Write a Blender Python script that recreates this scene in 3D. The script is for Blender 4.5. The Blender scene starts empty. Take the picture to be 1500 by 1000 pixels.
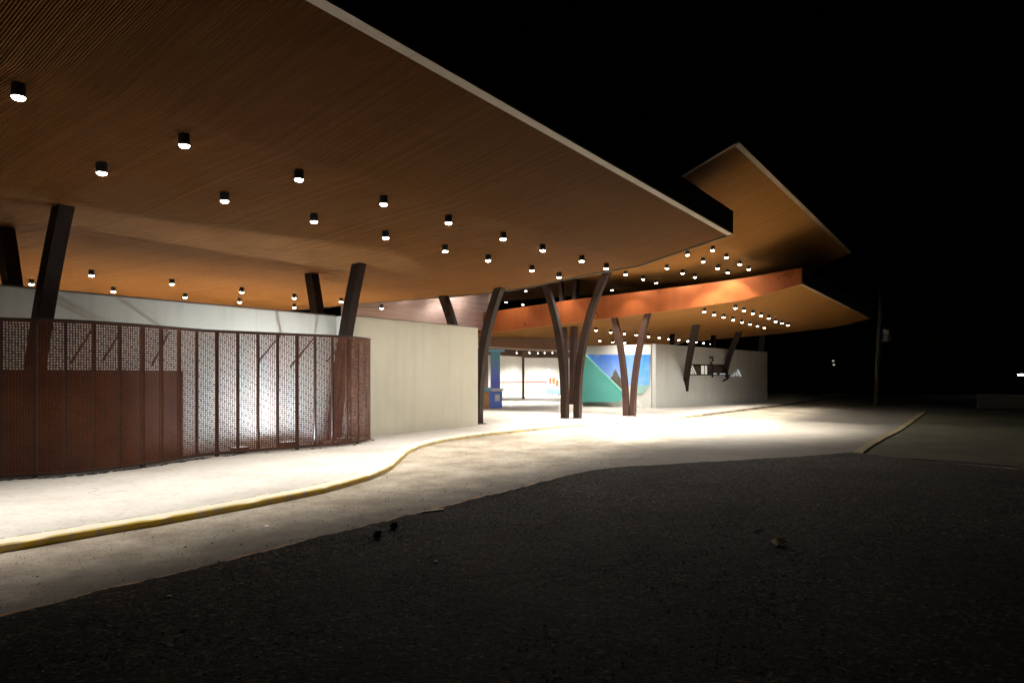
import bpy, math, random
from mathutils import Vector, noise as mnoise
random.seed(7)
sc = bpy.context.scene
C = sc.collection
# ------------------------------------------------------------------ frames
UX, UY = .5623, .8269            # u runs along the building, v runs into it
def W(u, v, z): return (UX*u-UY*v, UY*u+UX*v, z)
def uv_of(x, y): return (UX*x+UY*y, -UY*x+UX*y)
CAMZ = 1.6
def ray(px, py): return ((px-750)/1000., (548-py)/1000.)
def at(px, py, Y):
    a, b = ray(px, py); return (a*Y, Y, CAMZ+b*Y)
def sstep(a, b, x):
    t = max(0., min(1., (x-a)/(b-a))); return t*t*(3-2*t)
def g(u): return -.15*sstep(17, 27, u)      # pavement level
def ground(px, py, off=0.):                  # point of the ground seen at a pixel
    a, b = ray(px, py); z = off
    for _ in range(30):
        Y = (z-CAMZ)/b
        z = g(uv_of(a*Y, Y)[0])+off
    return (a*Y, Y, z)
def lerp_tab(tab, x):
    if x <= tab[0][0]: return tab[0][1]
    for (x0, y0), (x1, y1) in zip(tab, tab[1:]):
        if x <= x1: return y0+(y1-y0)*(x-x0)/(x1-x0)
    return tab[-1][1]
def smooth_tab(tab, x, w):
    n = 9
    return sum(lerp_tab(tab, x+w*(2*i/(n-1)-1)) for i in range(n))/n
# ------------------------------------------------------------------ mesh helpers
class MB:
    def __init__(s): s.v = []; s.f = []; s.m = []
    def vert(s, p): s.v.append(tuple(p)); return len(s.v)-1
    def face(s, ids, m=0): s.f.append(tuple(ids)); s.m.append(m)
    def hexa(s, p, m=0):                       # p: 4 bottom ccw + 4 top
        b = len(s.v); s.v += [tuple(q) for q in p]
        for q in ((3,2,1,0),(4,5,6,7),(0,1,5,4),(1,2,6,5),(2,3,7,6),(3,0,4,7)):
            s.face([b+i for i in q], m)
    def boxuv(s, u0, u1, v0, v1, z0, z1, m=0):
        s.hexa([W(u0,v0,z0),W(u1,v0,z0),W(u1,v1,z0),W(u0,v1,z0),W(u0,v0,z1),W(u1,v0,z1),W(u1,v1,z1),W(u0,v1,z1)], m)
    def box(s, c, d, ang=0, m=0):
        ca, sa = math.cos(ang), math.sin(ang); P = []
        for k in (-1, 1):
            for i, j in ((-1,-1),(1,-1),(1,1),(-1,1)):
                x, y = i*d[0]/2, j*d[1]/2
                P.append((c[0]+x*ca-y*sa, c[1]+x*sa+y*ca, c[2]+k*d[2]/2))
        s.hexa(P, m)
    def loft(s, rings, m=0, caps=True, closed=True):
        n = len(rings[0]); base = len(s.v)
        for r in rings: s.v += [tuple(p) for p in r]
        for i in range(len(rings)-1):
            for j in range(n if closed else n-1):
                a = base+i*n+j; b = base+i*n+(j+1) % n
                s.face((a, b, b+n, a+n), m)
        if caps:
            s.face([base+j for j in range(n)][::-1], m)
            s.face([base+(len(rings)-1)*n+j for j in range(n)], m)
    def tube(s, pts, r, n=8, m=0):
        rings = []
        for i, p in enumerate(pts):
            p = Vector(p); a = Vector(pts[max(0, i-1)]); b = Vector(pts[min(len(pts)-1, i+1)])
            t = (b-a).normalized(); h = Vector((0,0,1)) if abs(t.z) < .9 else Vector((1,0,0))
            x = t.cross(h).normalized(); y = t.cross(x).normalized()
            rr = r[i] if isinstance(r, (list, tuple)) else r
            rings.append([p+x*rr*math.cos(6.28318*k/n)+y*rr*math.sin(6.28318*k/n) for k in range(n)])
        s.loft(rings, m)
    def cyl(s, c, r, z0, z1, n=16, m=0, cap0=True, cap1=True):
        b = len(s.v)
        for z in (z0, z1):
            for k in range(n):
                s.v.append((c[0]+r*math.cos(6.28318*k/n), c[1]+r*math.sin(6.28318*k/n), z))
        for k in range(n):
            s.face((b+k, b+(k+1) % n, b+n+(k+1) % n, b+n+k), m)
        if cap0: s.face([b+k for k in range(n)][::-1], m)
        if cap1: s.face([b+n+k for k in range(n)], m)
    def build(s, name, mats, parent=None, smooth=False, bevel=0):
        me = bpy.data.meshes.new(name); me.from_pydata(s.v, [], s.f)
        mats = mats if isinstance(mats, (list, tuple)) else [mats]
        for m in mats: me.materials.append(m)
        if len(mats) > 1: me.polygons.foreach_set('material_index', s.m)
        if smooth: me.polygons.foreach_set('use_smooth', [True]*len(s.f))
        me.update()
        o = bpy.data.objects.new(name, me); C.objects.link(o)
        if parent:
            o.parent = parent; o.matrix_parent_inverse = parent.matrix_world.inverted()
        if bevel:
            b = o.modifiers.new('bevel', 'BEVEL'); b.width = bevel; b.segments = 2; b.limit_method = 'ANGLE'
        return o
def tag(o, label=None, cat=None, group=None, kind=None):
    for k, x in (('label', label), ('category', cat), ('group', group), ('kind', kind)):
        if x: o[k] = x
    return o
def thing(name, loc, label, cat, group=None):
    o = bpy.data.objects.new(name, None); C.objects.link(o)
    o.location = loc; o.empty_display_size = .2
    o.matrix_world.translation = Vector(loc)
    return tag(o, label, cat, group)
ORD = 'first second third fourth fifth sixth seventh eighth ninth tenth eleventh twelfth thirteenth'.split()
# ------------------------------------------------------------------ materials
class N:
    def __init__(s, name):
        s.mat = bpy.data.materials.new(name); s.mat.use_nodes = True
        s.t = s.mat.node_tree; s.b = s.t.nodes['Principled BSDF']
    def n(s, typ, **kw):
        x = s.t.nodes.new(typ)
        for k, q in kw.items():
            if k in x.inputs: x.inputs[k].default_value = q
            else: setattr(x, k, q)
        return x
    def l(s, a, b): s.t.links.new(a, b)
    def pos(s):
        return s.n('ShaderNodeNewGeometry').outputs['Position']
    def noise(s, scale, detail=4, rough=.6, vec=None, stretch=None):
        v = vec or s.pos()
        if stretch:
            mp = s.n('ShaderNodeMapping'); mp.inputs['Scale'].default_value = stretch[0]; mp.inputs['Rotation'].default_value = stretch[1]
            s.l(v, mp.inputs['Vector']); v = mp.outputs['Vector']
        x = s.n('ShaderNodeTexNoise'); x.inputs['Scale'].default_value = scale
        x.inputs['Detail'].default_value = detail; x.inputs['Roughness'].default_value = rough
        s.l(v, x.inputs['Vector']); return x.outputs['Fac']
    def ramp(s, fac, stops):
        r = s.n('ShaderNodeValToRGB'); e = r.color_ramp.elements
        while len(e) < len(stops): e.new(.5)
        for el, (p, c) in zip(e, stops):
            el.position = p; el.color = c if len(c) == 4 else (*c, 1)
        s.l(fac, r.inputs['Fac']); return r.outputs['Color']
    def mix(s, f, a, b, mode='MIX'):
        x = s.n('ShaderNodeMix', data_type='RGBA', blend_type=mode)
        for sock, q in ((x.inputs[0], f), (x.inputs[6], a), (x.inputs[7], b)):
            if isinstance(q, (int, float)): sock.default_value = q
            elif isinstance(q, tuple): sock.default_value = q if len(q) == 4 else (*q, 1)
            else: s.l(q, sock)
        return x.outputs[2]
    def math(s, op, a, b=0.):
        x = s.n('ShaderNodeMath', operation=op)
        for sock, q in zip(x.inputs, (a, b)):
            if isinstance(q, (int, float)): sock.default_value = q
            else: s.l(q, sock)
        return x.outputs[0]
    def bump(s, h, strength=.4, dist=.01):
        x = s.n('ShaderNodeBump'); x.inputs['Strength'].default_value = strength; x.inputs['Distance'].default_value = dist
        s.l(h, x.inputs['Height']); s.l(x.outputs['Normal'], s.b.inputs['Normal'])
    def col(s, c):
        if isinstance(c, tuple): s.b.inputs['Base Color'].default_value = (*c, 1)
        else: s.l(c, s.b.inputs['Base Color'])
    def set(s, rough=.6, metal=0., spec=.5):
        s.b.inputs['Roughness'].default_value = rough; s.b.inputs['Metallic'].default_value = metal
        s.b.inputs['Specular IOR Level'].default_value = spec
        return s.mat
def plain(name, c, rough=.6, metal=0., spec=.5, var=.25, scale=6.):
    m = N(name); f = m.noise(scale, 5)
    m.col(m.ramp(f, [(.3, tuple(q*(1-var) for q in c)), (.7, tuple(min(1, q*(1+var)) for q in c))]))
    return m.set(rough, metal, spec)
def glow(name, c, k):
    m = N(name); m.col((.8,.8,.8))
    m.b.inputs['Emission Color'].default_value = (*c, 1); m.b.inputs['Emission Strength'].default_value = k
    return m.set(.5)
# slatted timber
def timber(name, a, b):
    m = N(name); ge = m.n('ShaderNodeNewGeometry')
    rnd = ge.outputs['Random Per Island']
    ang = math.atan2(UX, -UY)
    f = m.noise(3.0, 4, .6, stretch=((1.,1.,1.), (0,0,0)))
    c = m.mix(m.math('ADD', m.math('MULTIPLY', rnd, .6), m.math('MULTIPLY', f, .4)), a, b)
    big = m.noise(.35, 3)
    c = m.mix(m.math('MULTIPLY', big, .35), c, tuple(q*.62 for q in a))
    m.col(c); return m.set(.7, 0, .04)
M_slat = timber('timber_slat', (.135,.058,.0165), (.21,.095,.031))
M_slat2 = timber('timber_slat_lit', (.20,.089,.022), (.29,.136,.039))  # same timber, lightened to carry stronger bounce from the floor
M_back = plain('dark_backing', (.03,.022,.016), .8, var=.2)
M_roof = plain('roof_metal', (.025,.023,.022), .55, .3, var=.3)
M_trim = plain('trim_aluminium', (.52,.44,.36), .5, .0, var=.12, scale=1.5)
M_trim2 = plain('trim_bronze', (.22,.15,.10), .5, .0, var=.15, scale=1.5)
M_steel = N('column_steel'); f = M_steel.noise(7, 6, .7)
M_steel.col(M_steel.ramp(f, [(.3,(.010,.005,.0035)),(.55,(.018,.0095,.0065)),(.8,(.036,.020,.014))]))
M_steel = M_steel.set(.55, .0, .2)
M_steel2 = N('column_primer'); f = M_steel2.noise(5, 6, .7)
M_steel2.col(M_steel2.ramp(f, [(.3,(.028,.013,.010)),(.7,(.046,.023,.017))]))
M_steel2 = M_steel2.set(.55, .0, .2)
def wallmat(name, c, stain):
    m = N(name); a = m.noise(.8, 6, .65); b = m.noise(1.1, 5, .6, stretch=((3.,3.,.25),(0,0,0)))
    k = m.mix(m.ramp(a, [(.4,(0,0,0)),(.72,(1,1,1))]), c, tuple(q*.9 for q in c))
    k = m.mix(m.ramp(b, [(.5,(0,0,0)),(.78,(.55,.55,.55))]), k, stain)
    pz = m.n('ShaderNodeSeparateXYZ'); m.l(m.pos(), pz.inputs[0])
    low = m.ramp(m.math('ADD', pz.outputs['Z'], m.math('MULTIPLY', m.noise(2.2, 5, .7), .5)), [(.12,(.6,.6,.6)),(.5,(0,0,0))])
    k = m.mix(low, k, stain)
    m.col(k); m.bump(m.noise(26, 5, .6), .12, .01); return m.set(.8, 0, .25)
M_wall = wallmat('plaster_wall', (.62,.595,.49), (.47,.44,.37))
M_wall2 = wallmat('plaster_grey', (.62,.62,.585), (.46,.46,.44))
M_white = wallmat('plaster_white', (.78,.77,.72), (.68,.66,.6))
# copper
m = N('copper_sheet'); f = m.noise(1.6, 5, .6); f2 = m.noise(1.2, 3, .5, stretch=((2.5,2.5,.2),(0,0,0)))
m.col(m.mix(f2, (.17,.042,.011), (.25,.068,.019)))
r = m.ramp(f, [(.3,(.26,.26,.26)),(.7,(.36,.36,.36))]); m.l(r, m.b.inputs['Roughness'])
M_copper = m.set(.36, .7, .5); 
m = N('ribbed_metal'); f = m.noise(1.1, 5, .6, stretch=((.4,.4,5.),(0,0,0)))
m.col(m.ramp(f, [(.3,(.22,.14,.12)),(.7,(.34,.25,.22))])); M_rib = m.set(.36, .8, .5)
# corten screen
m = N('perforated_corten'); f = m.noise(1.5, 6, .65); f2 = m.noise(14, 4, .6)
c = m.ramp(f, [(.3,(.085,.026,.011)),(.55,(.145,.047,.020)),(.8,(.20,.075,.034))])
m.col(m.mix(m.math('MULTIPLY', f2, .5), c, (.04,.018,.012))); M_corten = m.set(.42, .35, .4)
M_rust2 = plain('dark_rust', (.028,.011,.006), .6, .1, var=.5, scale=2)
M_post = plain('screen_frame', (.035,.016,.013), .5, .2, var=.3)
# ground
def gr(name, stops, rough, sc_=1., speck=None, bumps=(60,.25,.006), big=None):
    m = N(name); a = m.noise(.55*sc_, 7, .7); c = m.ramp(a, stops)
    if big:
        bn = m.noise(big[0], 4, .6); c = m.mix(m.ramp(bn, [(.48,(0,0,0)),(.68,(1,1,1))]), c, big[1])
    if speck:
        s2 = m.noise(speck[0], 3, .7); c = m.mix(m.ramp(s2, [(speck[1],(0,0,0)),(speck[1]+.07,(1,1,1))]), c, speck[2])
    m.col(c); m.bump(m.noise(bumps[0], 5, .7), bumps[1], bumps[2]); return m.set(rough, 0, .3)
m = N('pavement_concrete'); a = m.noise(.5, 7, .7); b = m.noise(9, 5, .7)
c = m.ramp(a, [(.3,(.36,.325,.285)),(.5,(.48,.45,.41)),(.72,(.56,.535,.495))])
c = m.mix(m.ramp(b, [(.52,(0,0,0)),(.70,(.7,.7,.7))]), c, (.30,.25,.205))
vo = m.n('ShaderNodeTexVoronoi', feature='DISTANCE_TO_EDGE'); vo.inputs['Scale'].default_value = .33
mp = m.n('ShaderNodeMapping'); 
wn = m.n('ShaderNodeTexNoise'); wn.inputs['Scale'].default_value = 1.2; wn.inputs['Detail'].default_value = 5
m.l(m.pos(), wn.inputs['Vector']); va = m.n('ShaderNodeVectorMath', operation='MULTIPLY_ADD')
m.l(wn.outputs['Color'], va.inputs[0]); va.inputs[1].default_value = (.9,.9,.9); m.l(m.pos(), va.inputs[2]); m.l(va.outputs[0], vo.inputs['Vector'])
crack = m.ramp(vo.outputs['Distance'], [(.0,(1,1,1)),(.004,(0,0,0))])
brk = m.ramp(m.noise(.7, 3), [(.52,(0,0,0)),(.6,(.75,.75,.75))])
c = m.mix(m.mix(1., crack, brk, 'MULTIPLY'), c, (.12,.10,.085))
m.col(c); m.bump(m.noise(45, 5, .7), .15, .004); M_pave = m.set(.78, 0, .3)
m = N('road_concrete'); a = m.noise(.8, 9, .75); b = m.noise(4.5, 7, .75); d = m.noise(55, 3, .7)
c = m.ramp(a, [(.32,(.16,.13,.092)),(.46,(.265,.222,.167)),(.55,(.345,.30,.235)),(.70,(.43,.385,.31))])
c = m.mix(m.ramp(b, [(.52,(0,0,0)),(.70,(.6,.6,.6))]), c, (.14,.115,.085))
c = m.mix(m.ramp(d, [(.58,(0,0,0)),(.65,(.85,.85,.85))]), c, (.05,.045,.04))
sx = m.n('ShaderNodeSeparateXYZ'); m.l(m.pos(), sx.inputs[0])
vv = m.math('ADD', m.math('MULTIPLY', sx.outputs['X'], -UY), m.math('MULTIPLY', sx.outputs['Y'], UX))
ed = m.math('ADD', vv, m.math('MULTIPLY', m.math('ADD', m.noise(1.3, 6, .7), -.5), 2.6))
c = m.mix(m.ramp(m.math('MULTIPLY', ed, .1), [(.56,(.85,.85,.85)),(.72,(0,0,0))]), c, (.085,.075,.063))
m.col(c); m.bump(m.noise(50, 5, .75), .35, .006); M_road = m.set(.82, 0, .25)
m = N('asphalt'); a = m.noise(.6, 6, .7); d = m.noise(30, 3, .7)
vo = m.n('ShaderNodeTexVoronoi'); vo.inputs['Scale'].default_value = 36; m.l(m.pos(), vo.inputs['Vector'])
vo2 = m.n('ShaderNodeTexVoronoi'); vo2.inputs['Scale'].default_value = 15; m.l(m.pos(), vo2.inputs['Vector'])
sc1 = m.n('ShaderNodeSeparateXYZ'); m.l(vo.outputs['Color'], sc1.inputs[0])
c = m.ramp(sc1.outputs['X'], [(.0,(.015,.012,.009)),(.4,(.062,.050,.037)),(.85,(.135,.112,.083)),(1.,(.30,.26,.20))])
c = m.mix(m.ramp(a, [(.35,(.75,.75,.75)),(.65,(0,0,0))]), c, (.03,.026,.021))
c = m.mix(m.ramp(d, [(.44,(.9,.9,.9)),(.58,(0,0,0))]), c, (.012,.010,.009))
m.col(c); hh = m.math('ADD', m.math('MULTIPLY', vo.outputs['Distance'], -.45), m.math('MULTIPLY', vo2.outputs['Distance'], -.25))
m.bump(m.math('ADD', hh, m.math('MULTIPLY', m.noise(33, 6, .8), 2.2)), 1., .022); M_asph = m.set(.9, 0, .2)
M_soil = gr('red_soil', [(.3,(.22,.12,.06)),(.6,(.36,.21,.11)),(.8,(.45,.33,.22))], .9, 3, bumps=(30,.5,.01))
M_dirt = gr('dirt', [(.3,(.03,.027,.016)),(.5,(.055,.05,.026)),(.75,(.09,.08,.045))], .95, 1.3, (20,.6,(.04,.04,.02)), bumps=(25,.6,.02))
M_far = gr('far_ground', [(.3,(.03,.03,.02)),(.7,(.06,.055,.04))], .95)
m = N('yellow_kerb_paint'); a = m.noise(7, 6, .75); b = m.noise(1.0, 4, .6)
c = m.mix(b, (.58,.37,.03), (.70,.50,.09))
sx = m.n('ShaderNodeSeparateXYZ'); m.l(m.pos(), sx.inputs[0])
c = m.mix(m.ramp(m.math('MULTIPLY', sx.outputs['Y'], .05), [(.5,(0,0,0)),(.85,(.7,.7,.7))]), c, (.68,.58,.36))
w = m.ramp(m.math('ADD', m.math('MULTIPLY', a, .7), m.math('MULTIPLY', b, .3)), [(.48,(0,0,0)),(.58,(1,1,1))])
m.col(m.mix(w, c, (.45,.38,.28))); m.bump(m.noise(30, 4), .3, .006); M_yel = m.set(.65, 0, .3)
m = N('kerb_top_bright'); a = m.noise(9, 6, .75)
m.col(m.ramp(a, [(.35,(.64,.58,.42)),(.6,(.68,.63,.5)),(.75,(.42,.37,.29))])); M_kerbtop = m.set(.7, 0, .3)  # pale top puts the kerb's overexposed brightness into its colour
M_black = plain('lamp_black', (.018,.018,.018), .4, .3, var=.15)
M_in = plain('lamp_reflector', (.75,.75,.72), .3, .0, var=.05)
M_lens = glow('lamp_lens', (1.,.97,.9), 40.)
M_lensc = glow('cool_lens', (.86,.93,1.), 30.)
M_blue = N('kiosk_blue'); pz = M_blue.n('ShaderNodeSeparateXYZ'); M_blue.l(M_blue.pos(), pz.inputs[0])
M_blue.col(M_blue.ramp(M_blue.math('MULTIPLY', pz.outputs['Z'], .3), [(.0,(.12,.22,.85)),(.35,(.14,.17,.75)),(.55,(.15,.26,.7)),(.75,(.13,.36,.5))])); M_blue = M_blue.set(.4)
M_box = plain('panel_blue', (.14,.26,.85), .4, var=.08)
M_lblue = plain('counter_light_blue', (.25,.52,.72), .4, var=.1)
M_paper = plain('white_panel', (.8,.8,.8), .5, var=.05)
M_tan = plain('counter_tan', (.6,.36,.18), .6, var=.15)
M_red = plain('red_band', (.62,.10,.05), .5, var=.1)
M_org = plain('orange_plastic', (.75,.16,.05), .5, var=.1)
M_rail = plain('rail_steel', (.55,.55,.53), .35, .6, var=.1)
M_teal = plain('teal_panel', (.13,.50,.45), .45, var=.06, scale=1.2)
M_teal2 = plain('teal_edge', (.22,.55,.48), .4, var=.05)
M_stone = plain('print_rock', (.13,.11,.085), .6, var=.35, scale=5)
M_pteal = plain('print_sea', (.32,.55,.5), .5, var=.12, scale=2)
M_beam = plain('brown_beam', (.17,.085,.045), .5, .15, var=.2, scale=1.)
M_brown = plain('brown_panel', (.12,.075,.055), .6, var=.15, scale=1.)
M_iron = plain('black_iron', (.012,.012,.013), .45, .3, var=.2)
M_wood = plain('pole_concrete', (.07,.065,.055), .85, var=.2)
M_grey = plain('transformer_grey', (.13,.135,.135), .5, .2, var=.12)
M_fence = plain('fence_zinc', (.10,.10,.09), .5, .3, var=.2, scale=3)
M_fence2 = plain('pale_chip', (.34,.31,.26), .9, var=.4, scale=20)
M_leaf = plain('dry_leaf', (.20,.16,.05), .7, var=.3)
M_twig = plain('twig_bark', (.24,.20,.15), .8, var=.3)
M_rock = plain('dark_rock', (.035,.032,.03), .9, var=.4, scale=14)
M_glass = N('dark_glass'); M_glass.col((.02,.025,.03)); M_glass = M_glass.set(.08)
m = N('clear_sheet'); m.col((.75,.85,.85)); m.b.inputs['Alpha'].default_value = .3; M_clear = m.set(.1)
m = N('printed_sky'); tc = m.n('ShaderNodeTexCoord'); sp = m.n('ShaderNodeSeparateXYZ'); m.l(tc.outputs['UV'], sp.inputs[0])
cl = m.noise(1.0, 5, .6)
c1 = m.ramp(sp.outputs['Y'], [(.15,(.30,.50,.88)),(.6,(.17,.32,.80)),(1.,(.06,.20,.70))])
c2 = m.ramp(sp.outputs['Y'], [(.15,(.16,.42,.92)),(1.,(.015,.20,.80))])
c = m.mix(m.ramp(sp.outputs['X'], [(.775,(0,0,0)),(.785,(1,1,1))]), c1, c2)
m.col(m.mix(m.ramp(cl, [(.5,(0,0,0)),(.8,(.5,.5,.5))]), c, (.6,.72,.95))); M_sky = m.set(.4)
# ------------------------------------------------------------------ camera, world
cam = bpy.data.cameras.new('camera'); cam.lens = 24; cam.sensor_width = 36; cam.shift_y = 48/1500.; cam.clip_end = 2000; cam.clip_start = .05
co = bpy.data.objects.new('camera', cam); C.objects.link(co); co.location = (0,0,CAMZ); co.rotation_euler = (math.pi/2,0,0)
sc.camera = co
wd = bpy.data.worlds.new('World'); sc.world = wd; wd.use_nodes = True
nt = wd.node_tree; sky = nt.nodes.new('ShaderNodeTexSky'); sky.sky_type = 'NISHITA'; sky.sun_disc = False
sky.sun_elevation = math.radians(-8); sky.sun_rotation = math.radians(40)
nt.links.new(sky.outputs[0], nt.nodes['Background'].inputs['Color']); nt.nodes['Background'].inputs['Strength'].default_value = .02
sc.view_settings.view_transform = 'Standard'; sc.view_settings.look = 'None'; sc.view_settings.exposure = 0
sc.render.engine = 'CYCLES'; sc.cycles.use_denoising = True
try: sc.cycles.denoiser = 'OPENIMAGEDENOISE'
except Exception: pass
sc.cycles.max_bounces = 7; sc.cycles.diffuse_bounces = 5; sc.cycles.glossy_bounces = 3; sc.cycles.transparent_max_bounces = 6
sc.cycles.sample_clamp_indirect = 6.; sc.cycles.caustics_reflective = False; sc.cycles.caustics_refractive = False
# ------------------------------------------------------------------ canopies
PROF1 = [(5.37,5.32),(8.0,4.71),(9.8,4.59),(12.0,4.33),(14.5,4.27),(18.4,4.29),(22.3,4.26),(29,4.2)]
PROF2 = [(4.7,7.13),(7.2,6.1),(8.4,5.92),(9.7,5.78),(11.3,5.70),(14,5.85),(15.5,6.05),(20,6.10),(30,6.1)]
S3 = .782
PROF3 = [(6.45,5.77),(9.0,5.18),(11.5,4.95),(16,4.62),(18,4.53),(24,4.10),(29,3.95),(42,3.8)]
PROF3 = [(v*S3, CAMZ+S3*(z-CAMZ)) for v, z in PROF3]
def make_prof(tab, fold):
    def f(v):
        if v <= fold: return lerp_tab(tab, v)
        w = min(.8, max(0., v-fold))
        return smooth_tab(tab, v, w)
    return f
p1 = make_prof(PROF1, 8.0); p2 = make_prof(PROF2, 7.2); p3b = make_prof(PROF3, 7.2)
U3 = 33.2*S3
def p1f(u, v): return p1(v)
def p2f(u, v): return p2(v)
def p3f(u, v): return p3b(v)+.004*max(0, u-U3)
def stations(v0, v1, fold, n1, n2):
    return [v0+(fold-v0)*i/n1 for i in range(n1)]+[fold+(v1-fold)*(i/n2)**1.25 for i in range(n2+1)]
def canopy(name, loc, label, pf, u0, u1, vs, pitch, smat, thick, trim, fasc_end=None, trim_end=False):
    root = thing(name, loc, label, 'canopy', 'sweeping timber canopies over the forecourt')
    # slats
    b = MB(); n = int((u1-u0-.16)/pitch); w = pitch*.56; d = .026
    for i in range(n):
        u = u0+.08+pitch*(i+.5)
        h0 = random.uniform(-.0025,.0025)
        rings = []
        for v in vs:
            vv = min(max(v, vs[0]+.09), vs[-1]-.05); z = pf(u, vv)+h0
            rings.append([W(u-w/2,vv,z), W(u+w/2,vv,z), W(u+w/2,vv,z+d), W(u-w/2,vv,z+d)])
        b.loft(rings)
    b.build('slat_soffit', smat, root)
    # deck : bottom backing sheet + top + sides
    b = MB(); us = [u0+(u1-u0)*i/8 for i in range(9)]
    bot = [[b.vert(W(u,v,pf(u,v)+.037)) for v in vs] for u in us]
    top = [[b.vert(W(u,v,pf(u,v)+thick(v))) for v in vs] for u in us]
    for i in range(8):
        for j in range(len(vs)-1):
            b.face((bot[i][j],bot[i][j+1],bot[i+1][j+1],bot[i+1][j]), 1)
            b.face((top[i][j],top[i+1][j],top[i+1][j+1],top[i][j+1]), 0)
    for j in range(len(vs)-1):
        b.face((bot[0][j],top[0][j],top[0][j+1],bot[0][j+1]), 0)
        b.face((bot[8][j],bot[8][j+1],top[8][j+1],top[8][j]), 0)
    for i in range(8):
        b.face((bot[i][0],bot[i+1][0],top[i+1][0],top[i][0]), 0)
        b.face((bot[i][-1],top[i][-1],top[i+1][-1],bot[i+1][-1]), 0)
    b.build('roof_deck', [M_roof, M_back], root)
    # trim strip under the outer edge and fascia
    b = MB(); v0 = vs[0]; tw = trim; nn = int((u1-u0)/2.4)
    for i in range(nn):
        a0 = u0+(u1-u0)*i/nn+.004; a1 = u0+(u1-u0)*(i+1)/nn-.004
        sl = (pf(u0, v0+.2)-pf(u0, v0))/.2
        b.hexa([W(a0,v0-.03,pf(a0,v0)-.012),W(a1,v0-.03,pf(a1,v0)-.012),W(a1,v0+tw,pf(a1,v0)+sl*tw-.012),W(a0,v0+tw,pf(a0,v0)+sl*tw-.012),
                W(a0,v0-.03,pf(a0,v0)+.03),W(a1,v0-.03,pf(a1,v0)+.03),W(a1,v0+tw,pf(a1,v0)+sl*tw+.03),W(a0,v0+tw,pf(a0,v0)+sl*tw+.03)])
    b.build('edge_trim', M_trim if trim > .095 else M_trim2, root)
    b = MB()
    b.hexa([W(u0,v0-.03,pf(u0,v0)+.032),W(u1,v0-.03,pf(u1,v0)+.032),W(u1,v0-.004,pf(u1,v0)+.032),W(u0,v0-.004,pf(u0,v0)+.032),
            W(u0,v0-.03,pf(u0,v0)+thick(v0)+.05),W(u1,v0-.03,pf(u1,v0)+thick(v0)+.05),W(u1,v0-.004,pf(u1,v0)+thick(v0)+.05),W(u0,v0-.004,pf(u0,v0)+thick(v0)+.05)])
    b.build('outer_fascia', M_roof, root)
    if trim_end:
        b = MB(); rings = []
        for v in vs:
            z = pf(u0, v); rings.append([W(u0-.03,v,z-.01),W(u0+.07,v,z-.01),W(u0+.07,v,z+.03),W(u0-.03,v,z+.03)])
        b.loft(rings); b.build('end_trim', M_trim2, root)
    b = MB(); rings = []
    for v in vs:
        z = pf(u1, v); rings.append([W(u1-.07,v,z-.02),W(u1+.012,v,z-.02),W(u1+.012,v,z+.033),W(u1-.07,v,z+.033)])
    b.loft(rings); b.build('end_strip', M_back, root)
    if fasc_end:
        b = MB(); rings = []
        for v in vs:
            if v > fasc_end[1]+.4: break
            z0 = pf(u0, v)-.02; z1 = pf(u0, v)+fasc_end[0](v)
            rings.append([W(u0-.035,v,z0),W(u0-.004,v,z0),W(u0-.004,v,z1),W(u0-.035,v,z1)])
        b.loft(rings); b.build('copper_fascia', M_copper, root, smooth=False)
    return root
vs1 = stations(5.37, 28, 8.0, 3, 16)
canopy('canopy', W(8,14,4.3), 'nearest and largest canopy, its slatted timber underside filling the upper left', p1f, -9, 18.3, vs1, .029, M_slat, lambda v: .56-.012*(v-5.4), .10)
vs2 = stations(4.7, 29, 7.2, 3, 15)
canopy('canopy', W(24,14,5.8), 'highest canopy, rising behind the end of the nearest one', p2f, 16.5, 34.4, vs2, .055, M_slat2, lambda v: .5-.008*(v-4.7), .09, trim_end=True)
vs3 = stations(5.16, 33, 7.2, 3, 16)
ft3 = [(5.16,.56),(7.2,.80),(13,.96),(19,.98),(30,.98)]
canopy('canopy', W(34,14,4), 'lowest and farthest canopy with a glowing copper end fascia', p3f, U3, 45.5, vs3, .06, M_slat2, lambda v: lerp_tab(ft3, v)-.03, .07, fasc_end=(lambda v: lerp_tab(ft3, v), 22.))
def hit(px, py, pf, drop):
    a, b = ray(px, py); Y = 4.
    while Y < 90:
        u, v = uv_of(a*Y, Y); z = pf(u, v)-drop
        if CAMZ+b*Y >= z:
            return (a*Y, Y, z)
        Y += .01
    return None
# ------------------------------------------------------------------ ceiling lamps
bl = MB(); R_ = .072; H_ = .15; n = 18
def ring(b, r, z): 
    i = len(b.v); b.v += [(r*math.cos(6.28318*k/n), r*math.sin(6.28318*k/n), z) for k in range(n)]; return i
r0 = ring(bl, R_, H_); r1 = ring(bl, R_, 0.); r2 = ring(bl, R_-.006, 0.); r3 = ring(bl, R_-.012, .03)
for a, c in ((r0,r1),(r1,r2),(r2,r3)):
    for k in range(n): bl.face((a+k, c+k, c+(k+1) % n, a+(k+1) % n), 1 if a == r2 else 0)
bl.face([r0+k for k in range(n)]); bl.face([r3+k for k in range(n)][::-1], 1)
lamp_body = bl.build('body', [M_black, M_in]); me_body = lamp_body.data; bpy.data.objects.remove(lamp_body)
bl = MB(); i = None
for rr, zz in ((R_-.009, .012), (R_-.011, -.008), (R_-.022, -.022), (R_-.045, -.031)):
    j = ring(bl, rr, zz)
    if i is None: bl.face([j+k for k in range(n)])
    else:
        for k in range(n): bl.face((i+k, j+k, j+(k+1) % n, i+(k+1) % n))
    i = j
bl.face([i+k for k in range(n)][::-1])
lamp_lens = bl.build('lens', M_lens); me_lens = lamp_lens.data; bpy.data.objects.remove(lamp_lens)
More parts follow.
